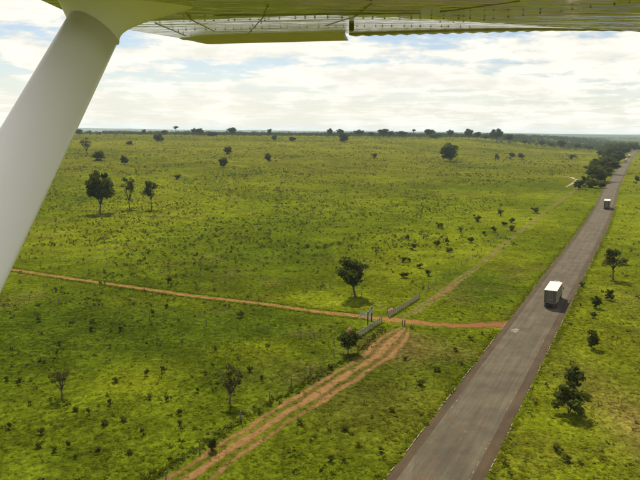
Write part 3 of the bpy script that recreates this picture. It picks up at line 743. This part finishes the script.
PROTO = {k: [make_tree(k, 100 * i + j) for j in range(n)] for i, (k, n) in enumerate((('broad', 4), ('dense', 4), ('open', 3), ('wispy', 3), ('umbrella', 2), ('bush', 4), ('shrub', 5), ('ragged', 3)))}
_cnt = {}; NAT = {}
def crown_size(me):
    v = np.empty(len(me.vertices) * 3, np.float32); me.vertices.foreach_get('co', v); v = v.reshape(-1, 3)
    return 2 * float(np.percentile(np.hypot(v[:, 0], v[:, 1]), 96)), float(np.percentile(v[:, 2], 99.3))
def plant(kind, px, py, hpx, wpx, label, cat='tree', name='tree', group=None, var=None, parts=True, far=1450.0):
    p = ground(px, py, far); depth = Vector((p.x, p.y, p.z - CAMH)).dot(C_FWD)
    h = hpx * depth / FPX; wd = wpx * depth / FPX
    i = _cnt[kind] = _cnt.get(kind, -1) + 1
    tr, cr = PROTO[kind][(var if var is not None else i) % len(PROTO[kind])]
    co = NAT.setdefault(cr.name, crown_size(cr)); nat = co[0] / 10
    sz = h / co[1]; sx_ = wd / (10 * nat)
    root = tag(empty(name, p, random.uniform(0, 6.28)), label, cat, group); root.scale = (sx_, sx_ * random.uniform(.9, 1.1), sz)
    link('crown', cr, None, root)
    if parts: link('trunk' if cat == 'tree' else 'stem', tr, None, root)
    return root
ordn = 'first second third fourth fifth sixth seventh eighth ninth tenth eleventh twelfth thirteenth fourteenth fifteenth sixteenth seventeenth eighteenth nineteenth twentieth'.split()
ordn += [t_ + '-' + u_ if u_ else {'twenty': 'twentieth', 'thirty': 'thirtieth'}[t_] for t_ in ('twenty', 'thirty') for u_ in [''] + ordn[:9]][1:]
T_ = 'trees standing in the pasture'
plant('dense', 100, 213, 40, 27, 'large dark leafy tree, tallest of the three standing together at left', group=T_, var=0)
plant('wispy', 129.5, 208.5, 31, 14, 'slender sparse tree, middle one of the three standing together', group=T_)
plant('open', 151.5, 209.5, 28, 20, 'round crowned tree on a thin trunk, right one of the three', group=T_, var=2)
plant('wispy', 87.3, 155, 17, 12, 'pale thin crowned tree beside the wing strut in the far pasture', group=T_)
plant('broad', 355, 297.5, 37, 36, 'open crowned tree on straight trunk beyond the farm gate', group=T_, var=1)
plant('dense', 348, 354.5, 21, 20, 'small round dense tree at the near end of the board fence', group=T_, var=2)
plant('bush', 451, 161.5, 17, 17, 'dark round tree alone in the far pasture left of highway', group=T_)
plant('open', 613, 280, 31, 26, 'open branched tree on the grass right of the highway', group='trees right of the highway', var=2)
plant('ragged', 568, 414, 31, 29, 'ragged shrubby tree right of the highway, lower and wider of two', group='trees right of the highway', var=0)
plant('ragged', 572.5, 391, 25, 19, 'ragged shrubby tree right of the highway, upper and slimmer of two', group='trees right of the highway', var=1)
plant('wispy', 229.5, 404, 41, 24, 'thin ragged sapling left of the rutted track', group=T_, var=1)
plant('wispy', 62, 398, 29, 24, 'faint sparse small tree in the near pasture at lower left', group=T_, var=2)
B_ = 'bushes in the pasture'
for kind, px, py, h, w_, lb in (
    ('bush', 98.8, 160.5, 9, 14, 'dark rounded bush above the three trees, below the pale tree'), ('bush', 124, 164.5, 8.5, 7, 'small dark bush right of the rounded bush above the three trees'),
    ('bush', 157.8, 141.5, 7.5, 10, 'dark bush just below the skyline near left'), ('shrub', 177.5, 179.5, 5, 9, 'low dark shrub right of and above the three trees'),
    ('bush', 224, 167.5, 9, 9, 'dark bush in mid pasture, lower of a close pair'), ('bush', 228, 154, 7, 8, 'dark bush in mid pasture, upper of a close pair'),
    ('bush', 268, 161.5, 8, 7, 'small round bush in mid pasture right of the pair'), ('bush', 344, 142, 9, 10, 'dark bush below the skyline near the middle'),
    ('bush', 275, 140.5, 5, 6, 'small bush under the skyline left of middle'), ('bush', 292, 141, 4, 7, 'low bush under the skyline right of its small neighbour'),
    ('shrub', 374, 158.5, 5, 5, 'lone small shrub in far pasture right of middle'), ('shrub', 497, 160, 6, 5, 'small shrub right of the dark round tree'),
    ('shrub', 511, 159, 6, 9, 'dark shrub clump in far pasture, left of two touching'), ('shrub', 520, 159.5, 6, 8, 'dark shrub clump in far pasture, right of two touching'),
    ('shrub', 572, 159.5, 5, 8, 'low bush near the far end of the pasture by the thicket'), ('bush', 130, 145, 4, 6, 'tiny far bush left of the dark bush below the skyline'),
    ('bush', 213, 136.5, 4.5, 11, 'low wide bush clump on the skyline at left'), ('bush', 436, 138.5, 4.5, 11, 'low wide bush clump on the skyline right of middle')):
    plant(kind, px, py, h, w_, lb, 'bush', 'bush', B_)
V_ = 'bushes on the grass right of the highway'
for px, py, h, w_, lb in ((590.5, 349, 18, 14, 'dark bush right of the highway between two taller trees'), (608.7, 301, 11, 9, 'upper right one of three little bushes right of the highway'), (596, 308, 12, 10, 'lower left one of three little bushes right of the highway'),
                          (592.5, 318, 6, 6, 'lowest and smallest of the three little bushes right of the highway'), (582, 287, 5, 6, 'small bush on the highway edge opposite the truck'), (636, 184, 8, 6, 'bush right of the highway near the frame edge far off'),
                          (624, 265, 6, 12, 'low wide bush behind the open branched tree'), (557, 452, 8, 11, 'low bush at bottom right of the highway edge'), (566, 462, 6, 9, 'low bush at bottom right beside its larger neighbour')):
    plant('ragged' if h > 8 else 'shrub', px, py, h, w_, lb, 'bush', 'bush', V_)
NEAR = [(43, 434), (55, 452), (76, 459), (98, 450), (124, 422), (115, 383), (149, 399), (167, 401), (147, 376), (163, 372), (76, 411), (142, 436), (39, 322), (69, 448), (39, 448), (7, 381), (9, 429), (92, 331), (167, 308),
        (153, 316), (121, 331), (197, 393), (169, 283), (30, 405), (88, 415), (130, 455), (20, 385), (105, 425), (180, 425), (250, 372), (262, 380), (205, 375), (60, 345), (215, 350), (180, 415), (110, 405), (240, 318), (330, 370)]
for k, (px, py) in enumerate(sorted(NEAR)):
    plant('shrub', px, py, random.uniform(3.5, 7), random.uniform(4.5, 8.5), ordn[k] + ' little dark shrub from the left in the near pasture', 'shrub', 'shrub', 'shrubs of the near pasture', parts=False)
plant('bush', 212.5, 450.5, 13, 9, 'upright dark bush on the left edge of the rutted track', 'bush', 'bush', B_)
for k, (px, py, h, w_) in enumerate(sorted(((437, 372, 5, 8), (391, 412, 4, 7), (300, 425, 5, 8), (455, 352, 4, 6), (420, 385, 5, 9), (405, 360, 4, 7), (345, 430, 5, 9), (470, 340, 4, 7), (380, 452, 5, 8), (330, 462, 6, 8)))):
    plant('shrub', px, py, h, w_, ordn[k] + ' from the left of the low dark shrubs between rutted track and highway', 'shrub', 'shrub', 'shrubs between track and highway', parts=False)
MID = [(404, 262), (413, 250), (436, 247), (450, 252), (470, 243), (484, 236), (505, 226), (513, 223), (420, 268), (428, 276), (404, 278), (446, 245), (512, 231), (493, 232), (460, 232), (440, 228), (407, 240), (477, 222), (500, 216), (535, 213)]
for k, (px, py) in enumerate(sorted(MID)):
    plant('shrub', px, py, random.uniform(4, 7), random.uniform(5, 9), ordn[k] + ' from the left of the dark shrubs scattered beyond the overgrown track', 'shrub', 'shrub', 'shrubs beyond the overgrown track', parts=False)
# trees along the skyline
SK = [('dense', 79, 135.5, 6, 9), ('umbrella', 90, 134.5, 4, 5), ('broad', 143.5, 134, 5.5, 5), ('broad', 165, 134, 5, 7), ('umbrella', 175.8, 134, 9, 5), ('broad', 194.5, 134, 7, 7), ('broad', 200, 134.2, 7, 7), ('dense', 232, 134.5, 8, 9), ('broad', 269, 135, 7, 6),
      ('dense', 330, 135, 8, 6), ('broad', 340, 135, 7.5, 8), ('broad', 359, 136, 7, 9), ('broad', 372, 135.5, 5, 6), ('dense', 383, 135.5, 8, 10), ('broad', 390, 135.8, 6, 8), ('broad', 401.5, 135.5, 6, 12), ('umbrella', 413.5, 135, 8, 4.5), ('dense', 429, 136.5, 8, 11),
      ('broad', 450, 138, 8, 8), ('dense', 469, 139, 10, 9), ('broad', 477, 139, 8, 7), ('broad', 485, 139.5, 6, 6), ('dense', 496.5, 141.5, 12.5, 13), ('broad', 510, 140.5, 9, 10), ('broad', 542, 141, 6, 6), ('dense', 562, 142.5, 8, 8), ('broad', 577, 142.5, 6, 8), ('broad', 525, 140, 4.5, 7), ('broad', 552, 141.5, 5, 6), ('broad', 590, 143.5, 5, 8)]
SK.sort(key=lambda s: s[1])
for k, (kind, px, py, h, w_) in enumerate(SK):
    lb = {175.8: 'tall thin flat topped tree rising above the skyline at left', 413.5: 'tall thin flat topped tree on the skyline right of middle', 496.5: 'largest dark tree on the skyline, right of middle'}.get(px, f'{ordn[k]} tree from the left along the far skyline')
    plant(kind, px, py, h, w_, lb, group='trees on the skyline', far=1380)
# thicket beside the highway
TH = [(592, 177, 14, 13), (598, 182, 16, 14), (605, 181, 15, 13), (611, 174, 13, 11), (603, 171, 13, 12), (612, 166, 12, 11), (618, 162, 11, 10), (609, 160, 11, 11), (616, 156, 10, 10), (624, 156, 9, 9), (622, 152, 9, 10), (629, 151, 8, 9), (612, 152, 8, 10), (635, 146.5, 7, 9),
      (628, 146.5, 7, 9), (620, 147, 7, 9), (605, 165, 10, 9), (597, 171, 12, 11), (603, 156, 7, 9), (608, 148, 6, 10)]
TH.sort(key=lambda s: -s[1])
for k, (px, py, h, w_) in enumerate(TH):
    plant(['bush', 'dense', 'bush', 'broad'][k % 4], px, py + .5, h, w_ * 1.2, f'{ordn[k]} nearest dark tree of the dense thicket left of the highway', group='thicket trees beside the highway')
for (px, py, h, w_, lb) in ((579, 189, 8, 8, 'leftmost low bush in front of the thicket'), (586, 187, 10, 9, 'second low bush in front of the thicket'), (593, 188, 8, 9, 'third low bush in front of the thicket'), (601, 188, 6, 7, 'rightmost low bush in front of the thicket by the highway')):
    plant('ragged', px, py, h * random.uniform(.9, 1.2), w_ * 1.35, lb, 'bush', 'bush', 'bushes before the thicket')

# ------------------------------------------------------------------ grass, scrub and far wood (uncountable)
def seg_dist(x, y, pts):
    d = np.full(x.shape, 1e9)
    for (ax_, ay_), (bx_, by_) in zip(pts, pts[1:]):
        vx, vy = bx_ - ax_, by_ - ay_; t = np.clip(((x - ax_) * vx + (y - ay_) * vy) / (vx * vx + vy * vy), 0, 1)
        d = np.minimum(d, np.hypot(x - ax_ - t * vx, y - ay_ - t * vy))
    return d
def scatter(bands):
    X = []; Y = []
    for y0, y1, dens in bands:
        n = int(dens * (y1 - y0) * ((y0 + y1) * .57 + 26)); y = RNG.uniform(y0, y1, n); x = RNG.uniform(-1, 1, n) * (.57 * (y0 + y1) / 2 + 13) * y / ((y0 + y1) / 2)
        X.append(x); Y.append(y)
    return np.concatenate(X), np.concatenate(Y)
def clear(x, y, m_=1.0, lowm=2.4):
    dm = seg_dist(x, y, TRK_MAIN); dl = seg_dist(x, y, TRK_LOW); du_ = seg_dist(x, y, TRK_UP)
    k = (np.abs(road_side(x, y)) > 5.15 * m_) & (dm > np.where((x > 8) & (y < 140), 2.9, 1.7))
    r_ = RNG.random(x.shape)
    return k & ((dl > 3.0) | (r_ < .10)) & ((du_ > 1.6) | (r_ < .45))
GV = []; GT = []
def tufts(x, y, size, rise, lo, hi, NB=7):
    n = len(x)
    tcol = tone(x, y) * RNG.uniform(lo, hi, n)[:, None] * np.stack([RNG.uniform(.9, 1.2, n), np.ones(n), RNG.uniform(.8, 1.3, n)], 1)
    sc = RNG.uniform(.45, 1.25, n) * size * (1 + .35 * smooth((y - 120) / 200))
    th = RNG.uniform(0, 6.28, (n, NB)); ln = RNG.uniform(.16, .40, (n, NB)) * sc[:, None]; up_ = RNG.uniform(.05, .24, (n, NB)) * sc[:, None] * rise; wd_ = RNG.uniform(.05, .10, (n, NB)) * sc[:, None]
    zz = height(x, y); z0 = np.broadcast_to(zz[:, None], th.shape)
    bx_ = x[:, None] + np.cos(th) * .05; by_ = y[:, None] + np.sin(th) * .05
    V0 = np.stack([bx_ - np.sin(th) * wd_, by_ + np.cos(th) * wd_, z0], -1); V1 = np.stack([bx_ + np.sin(th) * wd_, by_ - np.cos(th) * wd_, z0], -1)
    V2 = np.stack([bx_ + np.cos(th) * ln, by_ + np.sin(th) * ln, zz[:, None] + up_], -1)
    GV.append(np.stack([V0, V1, V2], 2).reshape(-1, 3)); GT.append(np.repeat(tcol, NB * 3, 0))
x, y = scatter([(48, 80, 4.6), (80, 110, 3.4), (110, 160, 2.2), (160, 240, .9), (240, 420, .25)])
k = clear(x, y); x, y = x[k], y[k]
k = RNG.random(len(x)) < .25 + 1.0 * smooth((fbm(x, y, 7, 3) - .38) / .22); x, y = x[k], y[k]
tufts(x, y, .95, .75, .9, 2.1)
x, y = scatter([(48, 110, .07), (110, 200, .05), (200, 330, .03)])      # coarser dark clumps
k = clear(x, y) & (RNG.random(len(x)) < smooth((fbm(x, y, 13, 3) - .42) / .2)); tufts(x[k], y[k], 1.6, 1.1, .6, 1.1, 9)
for s_ in (-1, 1):                                                       # longer grass leaning over the kerbs
    y = RNG.uniform(50, 330, 2200); off = s_ * (5.12 + np.abs(RNG.normal(0, .5, 2200)) - .25 * (fbm(y, y * 0 + s_ * 50, 4, 3) > .5)); x = road_x(y) + off * .8847; y = y - off * .466
    k = seg_dist(x, y, TRK_MAIN) > 3.2; tufts(x[k], y[k], 1.15, .9, .9, 2.2)
def along(pts, off, spread, n):
    P = np.array(pts, float); d = np.r_[0, np.cumsum(np.hypot(*np.diff(P, axis=0).T))]; s = RNG.uniform(0, d[-1], n)
    X = np.interp(s, d, P[:, 0]); Y = np.interp(s, d, P[:, 1]); tx = np.interp(s + 1, d, P[:, 0]) - np.interp(s - 1, d, P[:, 0]); ty = np.interp(s + 1, d, P[:, 1]) - np.interp(s - 1, d, P[:, 1]); L = np.hypot(tx, ty)
    o = off + RNG.normal(0, spread, n); return X + ty / L * o, Y - tx / L * o
x, y = along(TRK_LOW, 3.7, .5, 520); tufts(x, y, 1.3, 1.3, .55, 1.3)   # rank growth under the fence, toned dark to stand for the bank's shadow
x, y = along(TRK_LOW, 0, 2.6, 420); tufts(x, y, .9, .6, .9, 1.9)
x, y = along(TRK_MAIN[:9], 0, .25, 700); tufts(x, y, .7, .6, .8, 1.6)
for o_ in (-1.75, 1.75): x, y = along(TRK_MAIN[:9], o_, .3, 1200); tufts(x, y, 1.0, .9, .8, 1.9)
V = np.concatenate(GV); T = np.concatenate(GT)
tag(link('grass', mesh_np('grass', V, np.arange(len(V)).reshape(-1, 3), M_TUFT, {'tone': T})), 'tufts of green pasture grass covering the land', 'grass', kind='stuff')

x, y = scatter([(55, 130, .07), (130, 200, .13), (200, 330, .15), (330, 600, .075), (600, 1420, .022)])
k = clear(x, y, 1.15) & (road_side(x, y) < 60)
wgt = .14 + 1.0 * smooth((fbm(x, y, 34, 4) - .45) / .16); wgt *= np.where((y > 165) & (y < 420) & (x < 70), 2.2, .8); wgt *= np.where(seg_dist(x, y, TRK_UP) < 26, .3, 1) * np.where(road_side(x, y) > -40, .35, 1)
k &= RNG.random(len(x)) < wgt; x, y = x[k], y[k]; n = len(x)
hh = RNG.uniform(.24, .80, n) * (1 + .7 * smooth((y - 250) / 500)) * np.where(RNG.random(n) < .08, 1.6, 1)
rng = np.random.default_rng(3)
NLv = 14
P = rng.normal(size=(n, NLv, 3)); P /= np.linalg.norm(P, axis=2)[..., None]; P *= rng.random((n, NLv, 1)) ** .4
P = P * np.stack([hh * .75, hh * .75, hh * .5], -1)[:, None] + np.stack([x, y, height(x, y) + hh * .48], -1)[:, None]
a = rng.normal(size=P.shape); a /= np.linalg.norm(a, axis=2)[..., None]; b = rng.normal(size=P.shape); b -= a * (a * b).sum(2)[..., None]; b /= np.linalg.norm(b, axis=2)[..., None]
s_ = (hh[:, None] * rng.uniform(.16, .42, (n, NLv)))[..., None]; a *= s_; b *= s_ * .6
V = np.stack([P - a, P - b, P + a, P + b], 2).reshape(-1, 3)
base = np.where(rng.random((n, 1)) < .8, np.array((.034, .045, .009))[None], np.array((.066, .068, .016))[None])
T = np.repeat(base * rng.uniform(.7, 1.4, (n, 1)), NLv * 4, 0)
tag(link('scrub', mesh_np('scrub', V, np.arange(len(V)).reshape(-1, 4), M_LEAF, {'tint': T})), 'countless low dark weeds and scrub dotted over the pasture', 'scrub', kind='stuff')

# far wood on the skyline and beyond
n = 4600; y = RNG.uniform(1330, 1800, n); x = RNG.uniform(-.62, .66, n) * y
n2 = 5200; y2 = 1750 + 3800 * RNG.random(n2) ** 1.5; x2 = RNG.uniform(-.15, .66, n2) * y2
k = (np.abs(road_side(x, y)) > 14) & (fbm(x, y, 120, 3) > .36) & ((y > 1420) | (RNG.random(n) < .25)); k2 = (np.abs(road_side(x2, y2)) > 14) & (fbm(x2, y2 * .6, 420, 3) > .42)
x = np.r_[x[k], x2[k2]]; y = np.r_[y[k], y2[k2]]; n = len(x)
hh = RNG.uniform(4.5, 10.5, n) * (.7 + .6 * fbm(x, y, 60, 2)); wv = hh * RNG.uniform(.5, 1.0, n) * np.where(y > 1800, 1.8, 1)
NLv = 26; P = rng.normal(size=(n, NLv, 3)); P /= np.linalg.norm(P, axis=2)[..., None]; P *= rng.random((n, NLv, 1)) ** .4
P = P * np.stack([wv, wv, hh * .5], -1)[:, None] + np.stack([x, y, height(x, y) + hh * .5], -1)[:, None]
a = rng.normal(size=P.shape); a /= np.linalg.norm(a, axis=2)[..., None]; b = rng.normal(size=P.shape); b -= a * (a * b).sum(2)[..., None]; b /= np.linalg.norm(b, axis=2)[..., None]
fs = np.where(y > 1800, 1.7, 1.0)[:, None, None]; a *= .95 * fs; b *= .75 * fs
V = np.stack([P - a, P - b, P + a, P + b], 2).reshape(-1, 3); T = np.repeat(np.array((.032, .046, .012))[None] * rng.uniform(.7, 1.3, (n, 1)), NLv * 4, 0)
tag(link('far_wood', mesh_np('far_wood', V, np.arange(len(V)).reshape(-1, 4), M_LEAF, {'tint': T})), 'low dark wood forming the distant tree line', 'wood', kind='stuff')

# ------------------------------------------------------------------ haze
HAZE = 5.5e-5
mt = bpy.data.materials.new('haze'); mt.use_nodes = True; t = NT(mt.node_tree)
pv = t.n('ShaderNodeVolumePrincipled', ins={'Color': (.66, .84, 1.0), 'Density': HAZE, 'Anisotropy': .0})
o_ = t.n('ShaderNodeOutputMaterial'); t.nt.links.new(pv.outputs[0], o_.inputs['Volume'])
x0, x1 = float(XS[0]) - 60, float(XS[-1]) + 60; y0, y1 = float(YS[0]) - 60, float(YS[-1]) + 60
hz = MB().box(((x0 + x1) / 2, (y0 + y1) / 2, 48.0), (x1 - x0, y1 - y0, 104.0)).build('haze', mt)
tag(hz, 'thin pale blue haze over the distant land', 'haze', kind='stuff')
